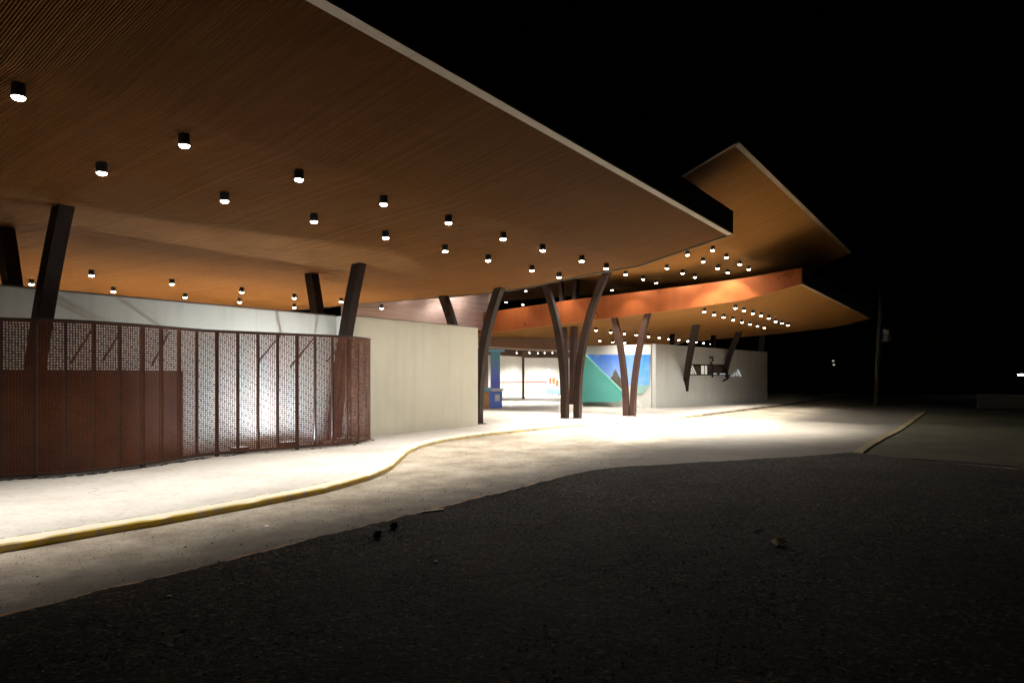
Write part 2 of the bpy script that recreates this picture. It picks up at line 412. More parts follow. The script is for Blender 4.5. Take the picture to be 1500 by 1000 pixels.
def spotdata(name, power, size, blend, color):
    L = bpy.data.lights.new(name, 'SPOT'); L.energy = power; L.spot_size = math.radians(size); L.spot_blend = blend
    L.color = color; L.shadow_soft_size = .05; return L
L1 = spotdata('downlight', 460, 80, 1., (1.,.95,.88))
L2a = spotdata('downlight_outer', 3000, 92, .4, (1.,.96,.87))
L2 = spotdata('downlight_high', 1100, 88, .5, (1.,.95,.86))
SP2 = spotdata('spill_high', 430, 168, .4, (1.,.95,.86)); SP2.shadow_soft_size = .06
SP2b = SP2.copy(); SP2b.energy = 60
SP3 = spotdata('spill_far', 260, 164, .5, (1.,.96,.88)); SP3.shadow_soft_size = .06
L3 = spotdata('downlight_far', 300, 100, .8, (1.,.93,.80))
SP = spotdata('spill', 105, 164, .5, (1.,.95,.86)); SP.shadow_soft_size = .06
LR = spotdata('downlight_rear', 4600, 92, .8, (1.,.90,.74))
L1b = L1.copy()
DBG = []
def lamp(p, L, label, group):
    r = thing('ceiling_lamp', p, label, 'ceiling lamp', group)
    for nm, me in (('body', me_body), ('lens', me_lens)):
        o = bpy.data.objects.new(nm, me); C.objects.link(o); o.parent = r
    o = bpy.data.objects.new('beam', L); C.objects.link(o); o.parent = r; o.location = (0,0,-.04)
    uu = uv_of(p[0], p[1])[0]; DBG.append((L.name, round(uu,2), round(uv_of(p[0], p[1])[1],2)))
    if (L is L1 and uu > 7.5) or L in (L2, L2a) or (L is L3 and uu < 33.5):
        o = bpy.data.objects.new('spill', SP3 if L is L3 else SP if L is L1 else SP2 if 24.4 < uu < 26.5 else SP2b); C.objects.link(o); o.parent = r; o.location = (0,0,-.045)
    return r
DROP = .14
def lamp_row(pts, pf, L, rowname, group, extra=()):
    P = []
    for x, y in pts:
        q = hit(x, y, pf, DROP)
        if q: q = hit(x, y+.40*H_*1000/q[1], pf, DROP)
        P.append(q)
    for e in extra: P.append(W(e[0], e[1], pf(*e)-DROP))
    P = [p for p in P if p]
    P.sort(key=lambda p: uv_of(p[0], p[1])[0])
    for k, p in enumerate(P):
        lamp(p, L, '%s black downlight from the left in the %s' % (ORD[k], rowname), group)
G1 = 'black cylinder downlights under the nearest canopy'
lamp_row([(27,134),(270,206),(438,257),(562,294),(657,322),(737,346),(795,363),(852,379),(888,390)], p1f, L1, 'outer row under the nearest canopy', G1)
lamp_row([(149,247),(329,289),(460,320),(565,344),(652,364),(715,378),(779,393),(819,403)], p1f, L1, 'second row under the nearest canopy', G1)
lamp_row([(134,400),(252,413),(354,425),(431,434),(559,449)], p1f, LR, 'row over the white wall, nearest canopy', G1, extra=[(16.5,18.5)])
lamp_row([(46,413),(166,424),(271,433),(351,440),(431,448)], p1f, LR, 'row half hidden by the long wall top', G1)
# two lamps of the outer rows just outside the frame on the left, still lighting the pavement
for (u, v) in ((1.2,8.33),(2.8,9.8),(-.6,8.33),(1.0,9.8)):
    lamp(W(u, v, p1(v)-DROP), L1b, 'black downlight beyond the left edge of the picture under the nearest canopy', G1)
G2 = 'black cylinder downlights under the highest canopy'
lamp_row([(1044,364),(1064,375),(1083.6,385),(1097,392.4)], p2f, L2a, 'outermost row under the highest canopy', G2, extra=[(20.2,7.6),(21.9,7.6)])
lamp_row([(1007,371),(1030,381),(1051,391),(1066,397.5)], p2f, L2a, 'second row under the highest canopy', G2, extra=[(20.0,8.5),(21.6,8.5)])
lamp_row([(949.5,381.6),(977,390.6),(1000,398),(1018,404)], p2f, L2, 'third row under the highest canopy', G2, extra=[(21.2,9.8)])
lamp_row([(916.5,400),(942,407),(961,412.5)], p2f, L2, 'fourth row under the highest canopy', G2, extra=[(20.4,11.3),(22.4,11.3)])
lamp_row([(846.5,411),(896.6,423)], p2f, L2, 'fifth row under the highest canopy', G2, extra=[(25.2,14.8)])
lamp_row([(770,424.6),(825.5,434.5)], p2f, L2, 'sixth row under the highest canopy', G2)
lamp_row([(707,436),(741.5,441),(766,444.7)], p2f, L2, 'innermost row under the highest canopy', G2, extra=[(22.5,17.6),(25.2,17.5)])
G3 = 'small downlights under the lowest canopy'
lamp_row([(1077,449),(1089.6,453),(1102.8,457),(1115,460.4),(1126,464),(1136,469),(1145.3,471.5),(1154,474.5)], p3f, L3, 'outer row under the lowest canopy', G3)
lamp_row([(1031.6,454.4),(1046,459),(1060,462.4),(1074,466.4),(1087,470),(1098.6,473),(1109.6,476),(1119.6,478.4)], p3f, L3, 'second row under the lowest canopy', G3)
lamp_row([(873,482),(894.4,485),(914.6,487),(932,489),(950,491.4),(965.6,493),(980,495),(994.4,496.4),(1007.6,498),(1019.6,499.6),(1030.6,501),(1041.6,502.4)], p3f, L3, 'third row under the lowest canopy', G3)
lamp_row([(858,496),(878.4,497.6),(897.4,499.4),(915,500.6)], p3f, L3, 'innermost row under the lowest canopy', G3)
# ------------------------------------------------------------------ columns
def arm_mesh(u0, v0, z0, u1, v1, z1, wu=.30, wv=.30, pw=2.3, wt=1.0, n=14):
    b = MB(); rings = []
    for i in range(n+1):
        s = i/n; k = s**pw; u = u0+(u1-u0)*k; v = v0+(v1-v0)*k; z = z0+(z1-z0)*s
        dv = (v1-v0)*pw*s**(pw-1)/(z1-z0); L = math.sqrt(1+dv*dv); q = 1+(wt-1)*s
        hu = wu/2*q; hv = wv/2*q*L
        rings.append([W(u-hu,v-hv,z),W(u+hu,v-hv,z),W(u+hu,v+hv,z),W(u-hu,v+hv,z)])
    b.loft(rings); return b
def column(label, arms, mat=M_steel, name='forked_column', plinth=None):
    a = arms[0]; r = thing(name, W(a[0],a[1],a[2]), label, 'column', 'curved forked steel columns holding the canopies')
    for a in arms: arm_mesh(*a[:6], **(a[6] if len(a) > 6 else {})).build('arm', mat, r, bevel=.008)
    # base plates
    for a in arms:
        b = MB(); b.boxuv(a[0]-.21,a[0]+.21,a[1]-.19,a[1]+.19,a[2]-.01,a[2]+.018); b.build('base_plate', M_post, r)
    if plinth: plinth(r)
    return r
w1 = dict(wu=.32, wv=.32)
for px, py, qx, qy, lab in ((91,303,6,333,'leftmost forked steel column, behind the brown end of the perforated screen'),
                            (524,386,456,400,'forked steel column rising behind the backlit right part of the perforated screen')):
    f = hit(px, py, p1f, -.02); r = hit(qx, qy, p1f, -.02)
    uf, vf = uv_of(f[0], f[1]); ur, vr = uv_of(r[0], r[1])
    column(lab, [(uf-(.29 if px < 200 else .42), 13.02, 0., uf, vf-.05, p1(vf-.05)+.02, dict(wu=.24, wv=.27, pw=1.5)), (uf, 13.75, 0., ur, vr, r[2], dict(wu=.24, wv=.28, pw=1.6))])
gb = ground(705.5, 620.7); ub, vb = uv_of(gb[0], gb[1])
f = hit(732, 421, p1f, -.02); uf, vf = uv_of(f[0], f[1])
uf = min(uf, 18.1)
column('forked steel column standing just past the end of the cream wall', [(ub, vb+.15, 0., uf, vf, p1(vf)+.02, dict(wu=.23, wv=.26)), (ub+.05, vb+.75, 0., 18.0, 15.1, p1(15.1)+.02, dict(wu=.23, wv=.26))])
gb = ground(827.5, 612.5); u4, v4 = uv_of(gb[0], gb[1]); gb2 = ground(846, 612.5); u5, v5 = uv_of(gb2[0], gb2[1])
zz = g(u4)
column('tallest forked column, two curving arms under the dark end of the nearest canopy', [(u5, v5, zz, u5+.05, v5-1.42, p2(v5-1.42)+.03, dict(wu=.23, wv=.27, pw=2.5, wt=.92)), (u4, v4, zz, u4, v4+1.28, p2(v4+1.28)+.03, dict(wu=.23, wv=.27, pw=2.5, wt=.92))])
# slim pair standing behind it
a4 = at(837, 590, 31.5); ua, va = uv_of(a4[0], a4[1]); zp = .22
def plinth(r):
    b = MB(); b.boxuv(ua-.45,ua+.45,va-.35,va+.45,g(ua)-.05,zp-.012); b.build('plinth', M_white, r, bevel=.01)
column('slim upright column pair seen between the arms of the tallest forked column', [(ua+.05, va-.05, zp, ua+.15, va-.2, p2(va)+.03, dict(wu=.34, wv=.22)), (ua-.1, va+.22, zp, ua-.1, va+.55, p2(va+.5)+.03, dict(wu=.2, wv=.2))], M_steel2, plinth=plinth)
# column 5 in front of the mural
gl = ground(918.5, 609.3); u6, v6 = uv_of(gl[0], gl[1]); gl2 = ground(927, 609.3); u7, v7 = uv_of(gl2[0], gl2[1])
f = hit(946, 458, p3f, -.02); r = hit(900, 465, p3f, -.02)
uf, vf = uv_of(f[0], f[1]); ur, vr = uv_of(r[0], r[1]); uf = max(uf, U3+.16); ur = max(ur, U3+.16)
column('red-brown forked column standing in front of the blue mural', [(u7, v7, g(u7), uf, vf, p3f(uf, vf)+.02, dict(wu=.22, wv=.22, pw=2.0)), (u6, v6+.04, g(u6), ur, vr, p3f(ur, vr)+.02, dict(wu=.22, wv=.22, pw=2.0))], M_steel2)
# ------------------------------------------------------------------ far grey wall with mural face
A = at(960.5, 593, 35.5); B = at(1124, 587, 43.5)
def wall_dir(): 
    d = Vector((B[0]-A[0], B[1]-A[1], 0)); return d.normalized()
D2 = wall_dir(); NRM = Vector((D2.y, -D2.x, 0))     # faces the camera
def on_wall(px, py, off=0.):
    a, b = ray(px, py); d = Vector((a, 1, b)); o = Vector((A[0], A[1], 0))+NRM*off
    t = NRM.dot(o-Vector((0,0,CAMZ)))/NRM.dot(d); return Vector((0,0,CAMZ))+d*t
UW = uv_of(A[0], A[1])
def on_face(px, py, off=0.):                            # face along v, turned towards the camera
    a, b = ray(px, py); du = UX*a+UY; Y = (UW[0]-off)/du; return Vector((a*Y, Y, CAMZ+b*Y))
ztA = CAMZ+44.6*.0355; ztB = CAMZ+32.4*.0435
far = thing('far_wall', (A[0],A[1],g(33)), 'long grey plastered wall on the far right with a narrow window strip', 'wall')
b = MB(); back = -NRM*.25; zb = g(33)-.02
# wall with an opening for the strip window
wl, wr = on_wall(1006,540), on_wall(1064,540); z0w, z1w = on_wall(1035,549.5).z, on_wall(1035,533.5).z
def seg(s0, s1, z0, z1, z1b=None):
    p, q = Vector((A[0],A[1],0))+D2*s0, Vector((A[0],A[1],0))+D2*s1; z1b = z1 if z1b is None else z1b
    b.hexa([(p.x,p.y,z0),(q.x,q.y,z0),(q.x+back.x,q.y+back.y,z0),(p.x+back.x,p.y+back.y,z0),(p.x,p.y,z1),(q.x,q.y,z1b),(q.x+back.x,q.y+back.y,z1b),(p.x+back.x,p.y+back.y,z1)])
LW = (Vector((B[0],B[1],0))-Vector((A[0],A[1],0))).length
sl = (Vector((wl.x,wl.y,0))-Vector((A[0],A[1],0))).length; sr = (Vector((wr.x,wr.y,0))-Vector((A[0],A[1],0))).length
zt = lambda s: ztA+(ztB-ztA)*s/LW
seg(0, sl, zb, zt(0), zt(sl)); seg(sl, sr, zb, z0w); seg(sl, sr, z1w, zt(sl), zt(sr)); seg(sr, LW, zb, zt(sr), zt(LW))
b.build('wall', M_wall2, far)
win = MB()
def wbox(mb, s0, s1, z0, z1, o0, o1):
    p, q = Vector((A[0],A[1],0))+D2*s0, Vector((A[0],A[1],0))+D2*s1; i, j = NRM*o0, NRM*o1
    mb.hexa([(p.x+j.x,p.y+j.y,z0),(q.x+j.x,q.y+j.y,z0),(q.x+i.x,q.y+i.y,z0),(p.x+i.x,p.y+i.y,z0),(p.x+j.x,p.y+j.y,z1),(q.x+j.x,q.y+j.y,z1),(q.x+i.x,q.y+i.y,z1),(p.x+i.x,p.y+i.y,z1)])
wbox(win, sl, sr, z0w, z0w+.05, -.2, .03); wbox(win, sl, sr, z1w-.05, z1w, -.2, .03); wbox(win, sl, sl+.05, z0w+.05, z1w-.05, -.2, .03); wbox(win, sr-.05, sr, z0w+.05, z1w-.05, -.2, .03)
wf = win.build('window', M_iron, far)
pm = MB(); wbox(pm, sl+.05, sr-.05, z0w+.05, z1w-.05, -.24, -.19); pm.build('pane', M_brown, wf)
M_lit = glow('window_reflection', (1.,.93,.74), .5); M_wallrefl = glow('wall_reflection', (.85,.95,1.), .45)
lit = MB(); Wd = sr-sl
def slant(mb, f0, f1, sh, za, zb_, o0=-.185, o1=-.165):
    z0, z1 = z0w+(z1w-z0w)*za, z0w+(z1w-z0w)*zb_; P = []
    for o in (o1, o0):
        for s_, z in ((sl+Wd*f0, z0),(sl+Wd*f1, z0),(sl+Wd*(f1-sh), z1),(sl+Wd*(f0-sh), z1)):
            p = Vector((A[0],A[1],0))+D2*s_+NRM*o; P.append((p.x, p.y, z))
    b0 = len(mb.v); mb.v += P
    for q in ((0,1,2,3),(7,6,5,4),(0,4,5,1),(1,5,6,2),(2,6,7,3),(3,7,4,0)): mb.face([b0+i for i in q])
for f0, f1, sh in ((.115,.145,.10),(.17,.20,.10),(.225,.25,.10),(.28,.30,.10),(.42,.48,0),(.51,.56,0)): slant(lit, f0, f1, sh, .1, .88)
lit.build('pane_reflection', M_lit, wf)  # glowing bars stand in for reflections in the window
# glowing bars painting reflected light spots to the right of the window
sg = MB(); 
for (xa, xb, ya, yb, shx) in ((1071,1075,551,549.4,0),(1076,1077.2,550,546,-1.2),(1079.5,1081,550.5,545,-1.8),(1084,1086.5,551.5,541.5,-4.5),(1044,1050,548,546.5,0),(1055,1064,548.5,546.8,0)):
    q = [on_wall(xa,ya,.012), on_wall(xb,ya,.012), on_wall(xb+shx,yb,.012), on_wall(xa+shx,yb,.012)]
    i = len(sg.v); sg.v += [tuple(p) for p in q]+[tuple(p-NRM*.03) for p in q]
    for f_ in ((0,1,2,3),(7,6,5,4),(0,4,5,1),(1,5,6,2),(2,6,7,3),(3,7,4,0)): sg.face([i+k for k in f_])
sg.build('reflected_spot', M_wallrefl, far)
# iron brackets fixed to the wall beside the window
def bracket(pts, label):
    P = [on_wall(x, y, o) for x, y, o in pts]
    r = MB(); 
    r.tube(P, .055, 6); o = r.build('iron_bracket', M_iron); tag(o, label, 'bracket', 'black iron brackets on the far wall')
bracket([(1040,523.5,.25),(1044.5,523.5,.25),(1044,528,.25),(1041,531,.2),(1043.5,534,.25),(1043.5,552,.05)], 'tall hooked black iron bracket across the narrow window')
bracket([(1063,540,.03),(1064,549,.25),(1068,549,.3),(1066,554.5,.3),(1059.5,557.5,.3)], 'low bent black iron bracket at the right end of the narrow window')
# arms that come out of this wall
def wall_column(px, py, tx, ty, rx, ry, label):
    p = on_wall(px, py, .0); f = hit(tx, ty, p3f, -.02)
    if tx > 1050: f = at(tx, ty, p.y-1.2)
    r = hit(rx, ry, p3f, -.02)
    if not f or not r: return
    root = thing('forked_column', tuple(p), label, 'column', 'curved forked steel columns holding the canopies')
    c_ = Vector(at(rx, 0, p.y+1.9)); r = Vector((c_.x, c_.y, p3f(*uv_of(c_.x, c_.y))+.02))
    for q, e, w in ((p-NRM*.1, f, .26), (p-NRM*1.0+Vector((0,0,-.6)), r, .24)):
        u0, v0 = uv_of(q[0], q[1]); u1, v1 = uv_of(e[0], e[1])
        arm_mesh(u0, v0, q[2], u1, v1, e[2], w, w, 1.5, 1.0).build('arm', M_steel, root, bevel=.006)
wall_column(1006.5,573,1020,475,985,479,'forked column leaning out of the grey wall left of its window')
wall_column(1064,553,1083,486,1045,490,'forked column leaning out of the grey wall right of its window')
f = on_wall(1112, 530, -.5)
e = hit(1117, 492, p3f, -.02)
if e:
    u0, v0 = uv_of(f[0], f[1]); u1, v1 = uv_of(e[0], e[1])
    o = arm_mesh(u0, v0, f[2]-1.3, u1, v1, e[2], .28, .28, 1.5).build('forked_column', M_wood); tag(o, 'farthest column, a pale stub behind the far end of the grey wall', 'column', 'curved forked steel columns holding the canopies')
# mural face
mw = thing('mural_wall', W(UW[0], UW[1]+3, g(33)), 'short white wall that carries the blue mural', 'wall')
b = MB(); b.boxuv(UW[0], UW[0]+.25, UW[1]+.26, uv_of(*on_face(847,560)[:2])[1], g(33)-.02, ztA-.02); b.build('wall', M_white, mw)
def poly_board(name, pix, off, th, mat, uvs=False, parent=None):
    b = MB(); q = [on_face(x, y, off) for x, y in pix]; k = len(q); n_ = Vector(W(1,0,0))*th
    i = [b.vert(p) for p in q]; j = [b.vert(p+n_) for p in q]
    b.face(i); b.face(j[::-1])
    for a in range(k): b.face((i[a], j[a], j[(a+1) % k], i[(a+1) % k]))
    o = b.build(name, mat, parent)
    if uvs:
        l = o.data.uv_layers.new(name='UVMap'); xs = [x for x, _ in pix]; ys = [y for _, y in pix]
        for lp in o.data.loops:
            x, y = pix[lp.vertex_index % k]; l.data[lp.index].uv = ((x-min(xs))/(max(xs)-min(xs)), (max(ys)-y)/(max(ys)-min(ys)))
    return o
mu = thing('mural', W(UW[0]-.02, UW[1]+3, 1.5), 'blue sky mural board with a rocky islet on the white wall', 'mural')
poly_board('print', [(851,519.3),(952,519.3),(951,564),(851,564)], .05, .045, M_sky, True, mu)
poly_board('rock', [(884,577),(892,556),(897,551),(899,544),(902,541),(904,545),(907,551),(912,558),(912,577)], .058, .006, M_stone, False, mu)
poly_board('sea', [(930,564.3),(951,563.8),(940,576.5),(930,576.5)], .052, .047, M_pteal, False, mu)
tp = thing('teal_panel', W(UW[0]-.4, UW[1]+4.4, g(33)), 'tall teal triangular panel leaning before the mural', 'panel')
poly_board('board', [(846,517),(855,520.3),(912.5,576),(908,587),(903,588.6),(846,588.6)], .42, .10, M_teal, False, tp)
poly_board('top_edge', [(855,519.2),(857,519.2),(914,575.2),(912.5,576.6)], .44, .13, M_teal2, False, tp)
gs = thing('glass_sheet', at(935,598,32.), 'clear glass sheet leaning on the floor beside the red-brown column', 'glass sheet')
b = MB(); q = [at(931,590,33.2), at(945,599,31.8), at(934,586.5,33.3), at(930,587,33.4)]
i = [b.vert(p) for p in q]; j = [b.vert((p[0],p[1]+.015,p[2])) for p in q]; b.face(i); b.face(j[::-1])
for a in range(4): b.face((i[a], j[a], j[(a+1) % 4], i[(a+1) % 4]))
b.build('pane', M_clear, gs)
# ------------------------------------------------------------------ long cream wall behind the screen
cw = thing('cream_wall', W(5,13,0), 'long cream plastered wall running behind the perforated screen', 'wall')
b = MB(); V0 = 12.95; e0 = ground(695, 622.3); UE = uv_of(e0[0], e0[1])[0]
V1 = 13.35; UJ = 11.75
b.boxuv(-9, UJ-.002, V1, V1+.2, -.02, 3.06); b.boxuv(UJ, UE, V0, V0+.2, -.02, 3.06); b.boxuv(UJ, UJ+.2, V0+.202, V1+.2, -.02, 3.06); b.build('wall', M_wall, cw, bevel=.006)
b = MB()
for (a, c) in zip([-9+2.6*i for i in range(11)], [-9+2.6*(i+1) for i in range(11)]):
    o_ = V1 if a < UJ-1 else V0
    a = UJ-.01 if (o_ == V0 and a < UJ+1.5) else a; c = min(c, UJ-.016) if o_ == V1 else c
    b.boxuv(a, min(c, UE+.012)-.006, o_-.012, o_+.212, 3.063, 3.085)
b.build('coping', M_brown, cw)
# unseen back wall under the near canopy, put in to block light
bw = thing('back_wall', W(5,28,0), 'unseen plain wall put in to close the back below the nearest canopy', 'wall')
b = MB(); b.boxuv(-9, 17.5, 28.1, 28.3, -.02, 4.7); b.build('wall', M_wall, bw)
# ------------------------------------------------------------------ perforated screen
CTRL = [(0,10.35),(100,10.75),(200,11.65),(250,12.35),(300,13.1),(350,13.6),(400,14.1),(450,14.6),(500,15.2),(530,15.9),(543,16.75)]
pl = []
for x, Y in CTRL:
    X = (x-750)/1000.*Y; pl.append(uv_of(X, Y))
pl[-1] = (pl[-1][0]-.02, pl[-1][1]); 
lead = [(-3.6,12.0),(-2.0,12.3),(-.4,12.55),(1.2,12.6),(2.8,12.5)]
pl = lead+pl+[(pl[-1][0]-.03, V0-.02)]
def catmull(P, per=24):
    out = []
    for i in range(len(P)-1):
        a, b_, c, d = P[max(0,i-1)], P[i], P[i+1], P[min(len(P)-1,i+2)]
        for k in range(per):
            t = k/per
            out.append(tuple(.5*((2*b_[q])+(-a[q]+c[q])*t+(2*a[q]-5*b_[q]+4*c[q]-d[q])*t*t+(-a[q]+3*b_[q]-3*c[q]+d[q])*t**3) for q in (0,1)))
    out.append(P[-1]); return out
cur = catmull(pl); acc = [0.]
for a, c in zip(cur, cur[1:]): acc.append(acc[-1]+math.hypot(c[0]-a[0], c[1]-a[1]))
def along(s):
    s = max(0, min(acc[-1]-1e-6, s))
    lo, hi = 0, len(acc)-1
    while hi-lo > 1:
        mid = (lo+hi)//2
        if acc[mid] <= s: lo = mid
        else: hi = mid
    t = (s-acc[lo])/max(1e-9, acc[lo+1]-acc[lo]); a, c = cur[lo], cur[lo+1]
    u, v = a[0]+(c[0]-a[0])*t, a[1]+(c[1]-a[1])*t; dx, dy = c[0]-a[0], c[1]-a[1]; L = math.hypot(dx, dy) or 1
    return u, v, dx/L, dy/L
ST = acc[-1]; Z0S, Z1S = .07, 2.43
scr = thing('perforated_screen', W(6,12.2,0), 'long curved rust-brown perforated metal screen, brown at left and backlit at right', 'screen')
CELL = .041; NP = int(round(ST/.42)); pwid = ST/NP; nc = int(pwid/CELL); cs = (pwid-.024)/nc
nr = int((Z1S-Z0S-.04)/CELL); cz = (Z1S-Z0S-.04)/nr
for k in range(NP):
    b = MB(); s0 = k*pwid+.012
    grid = {}
    def P(s, z):
        u, v, tx, ty = along(s); return W(u, v, z)
    for i in range(nc+1):
        for j in range(nr+1):
            ox = oy = 0.
            if 0 < i < nc and 0 < j < nr:
                q = ((i+k*3) % 2, j % 2); d_ = .17*CELL
                ox, oy = {(0,0):(d_,d_),(1,0):(d_,-d_),(1,1):(-d_,-d_),(0,1):(-d_,d_)}[q]
            grid[i, j] = (s0+i*cs+ox, Z0S+.02+j*cz+oy)
    gid = {q: b.vert(P(*xy)) for q, xy in grid.items()}
    for i in range(nc):
        for j in range(nr):
            ks = [(i,j),(i+1,j),(i+1,j+1),(i,j+1)]
            cx = sum(grid[q][0] for q in ks)/4; cy = sum(grid[q][1] for q in ks)/4
            h_ = ((i*7+j*13+k*5+(i*j) % 5) % 9)/8.
            if (i+2*j) % 7 == 0: fx, fy, rt = .44, .36, .5
            else: fx, fy, rt = (.70-.10*h_, .47+.15*h_, -.2) if (i+j) % 2 else (.47+.15*h_, .70-.10*h_, .2)
            hv = []
            for q in ks:
                x, y = (grid[q][0]-cx)*fx, (grid[q][1]-cy)*fy
                hv.append(b.vert(P(cx+x*math.cos(rt)-y*math.sin(rt), cy+x*math.sin(rt)+y*math.cos(rt))))
            cor = [gid[q] for q in ks]
            for q in range(4): b.face((cor[q], cor[(q+1) % 4], hv[(q+1) % 4], hv[q]))
    # solid rims
    for (za, zb_) in ((Z0S, Z0S+.02), (Z1S-.02, Z1S)):
        ids = [(b.vert(P(s0+i*cs, za)), b.vert(P(s0+i*cs, zb_))) for i in range(nc+1)]
        for (a, c), (d, e_) in zip(ids, ids[1:]): b.face((a, d, e_, c))
    o = b.build('panel', M_corten, scr)
    sm = o.modifiers.new('thickness', 'SOLIDIFY'); sm.thickness = .003; sm.offset = 0
for k in range(NP+1):
    u, v, tx, ty = along(min(ST-.001, k*pwid)); b = MB(); nx, ny = -ty, tx
    wd_ = .02 if k % 4 else .032; dp = .05
    q = []
    for z in (Z0S-.03 if k % 4 else 0., Z1S-.003):
        for i_, j_ in ((-1,.006),(1,.006),(1,.006+dp),(-1,.006+dp)):
            q.append(W(u+tx*wd_*i_+nx*j_, v+ty*wd_*i_+ny*j_, z))
    b.hexa(q); b.build('post', M_post, scr)
# rails along top and bottom
for z0, z1, nm in ((Z1S, Z1S+.035, 'top_rail'), (Z0S-.035, Z0S-.002, 'bottom_rail')):
    b = MB(); rings = []
    for i in range(int(ST/.1)+1):
        u, v, tx, ty = along(i*.1); nx, ny = -ty, tx
        rings.append([W(u-nx*.008,v-ny*.008,z0),W(u+nx*.05,v+ny*.05,z0),W(u+nx*.05,v+ny*.05,z1),W(u-nx*.008,v-ny*.008,z1)])
    b.loft(rings); b.build(nm, M_post, scr)
def screen_depth(px):
    return lerp_tab(CTRL, px)
def wall_depth(px): 
    a = (px-750)/1000.; return (13.35-.01)/(-UY*a+UX)
for (x0, y0, x1, y1) in ((104,531,141,473),(152,526,177,485),(223,534,247,488),(378,530,412,489),(426,536,460,495),(479,529,492,514)):
    p = at(x0, y0, screen_depth(x0)+.06); q = at(x1, y1, wall_depth(x1))
    b = MB(); b.tube([p, q], .022, 6); b.build('brace', M_post, scr)
b = MB(); rings = []
for i in range(120):
    u, v, tx, ty = along(i*.1)
    if u > 7.42: break
    zt_ = 1.66; nx, ny = -ty, tx; rings.append([W(u+nx*.36,v+ny*.36,.04),W(u+nx*.367,v+ny*.367,.04),W(u+nx*.367,v+ny*.367,zt_),W(u+nx*.36,v+ny*.36,zt_)])
b.loft(rings); b.build('backing_sheet', M_rust2, scr)
# flood lamp behind the screen, plus two side floods added to spread its light
L = bpy.data.lights.new('flood', 'AREA'); L.shape = 'RECTANGLE'; L.size = .26; L.size_y = .16; L.energy = 200; L.color = (.76,.86,1.)
LS = L.copy(); LS.energy = 34; M_flens = glow('flood_lens', (.86,.93,1.), .7)
for k, (fu, fv, sc_) in enumerate(((8.35,12.36,.7),(9.62,12.5,1.),(10.9,12.12,.7))):
    fl = thing('flood_lamp', W(fu,fv,0), '%s flood lamp from the left behind the perforated screen, the outer two added to spread light' % ORD[k], 'flood lamp', 'flood lamps behind the screen')
    b = MB(); b.boxuv(fu-.16,fu+.16,fv-.1,fv+.1,.03,.12); b.build('housing', M_black, fl, bevel=.01)
    b = MB(); b.boxuv(fu-.14,fu+.14,fv-.08,fv+.08,.121,.128); b.build('lens', M_flens, fl)
    b = MB(); b.boxuv(fu-.1,fu+.1,fv-.06,fv+.06,.0,.03); b.build('foot', M_black, fl)
    o = bpy.data.objects.new('flood', L if k == 1 else LS); C.objects.link(o); o.parent = fl; o.location = (0,0,.16); o.rotation_euler = (math.pi-(.0 if k == 1 else .25),0,math.atan2(UY,UX))
# dirt and scraps along the screen foot, also drawing its dark gap
b = MB(); rd = random.Random(5); k_ = 0
for q in range(330):
    sx = rd.uniform(2.5, ST-.5) if q % 5 == 0 else rd.uniform(5.5, 11.3)
    u, v, tx, ty = along(sx); dd = .02+abs(rd.gauss(0,.05)); u += ty*dd; v -= tx*dd
    rr = rd.uniform(.012,.045); i = len(b.v); n_ = 6
    x, y, _ = W(u, v, 0)
    for m_ in range(n_):
        a = 6.283*m_/n_; b.v.append((x+rr*UX*math.cos(a)*rd.uniform(.8,2.2)-rr*.6*UY*math.sin(a), y+rr*UY*math.cos(a)*rd.uniform(.8,2.2)+rr*.6*UX*math.sin(a), .001))
    b.v.append((x, y, rr*.5))
    for m_ in range(n_): b.face((i+m_, i+(m_+1) % n_, i+n_))
o = b.build('gap_dirt', M_rock); o['kind'] = 'stuff'
# small dark block at the screen edge, standing for the visible flood body
gp = ground(470, 652); b = MB(); b.box((gp[0],gp[1],.045),(.1,.1,.09),.4); o = b.build('flood_block', M_rock, bevel=.012); tag(o, 'small dark block under the lower edge of the backlit screen', 'block')
# ------------------------------------------------------------------ ribbed metal panel and hall behind
rp = thing('ribbed_panel', at(610,470,29), 'ribbed bronze metal panel seen above the cream wall', 'panel')
path = [at(500,0,26.8), at(600,0,29.), at(660,0,30.8), at(700,0,32.), at(716,0,32.6), at(727,0,32.55)]
path = [uv_of(p[0], p[1]) for p in path]; path = catmull(path, 6)
b = MB(); rings = []
zs = [3.68+.045*i for i in range(46)]
cols = []
for i, (u, v) in enumerate(path):
    cols.append([b.vert(W(u-(.0 if k % 2 else .008), v-(.0 if k % 2 else .008), z)) for k, z in enumerate(zs)])
for a, c in zip(cols, cols[1:]):
    for k in range(len(zs)-1): b.face((a[k], c[k], c[k+1], a[k+1]))
o = b.build('sheet', M_rib, rp); sm = o.modifiers.new('thickness', 'SOLIDIFY'); sm.thickness = .02; sm.offset = -1
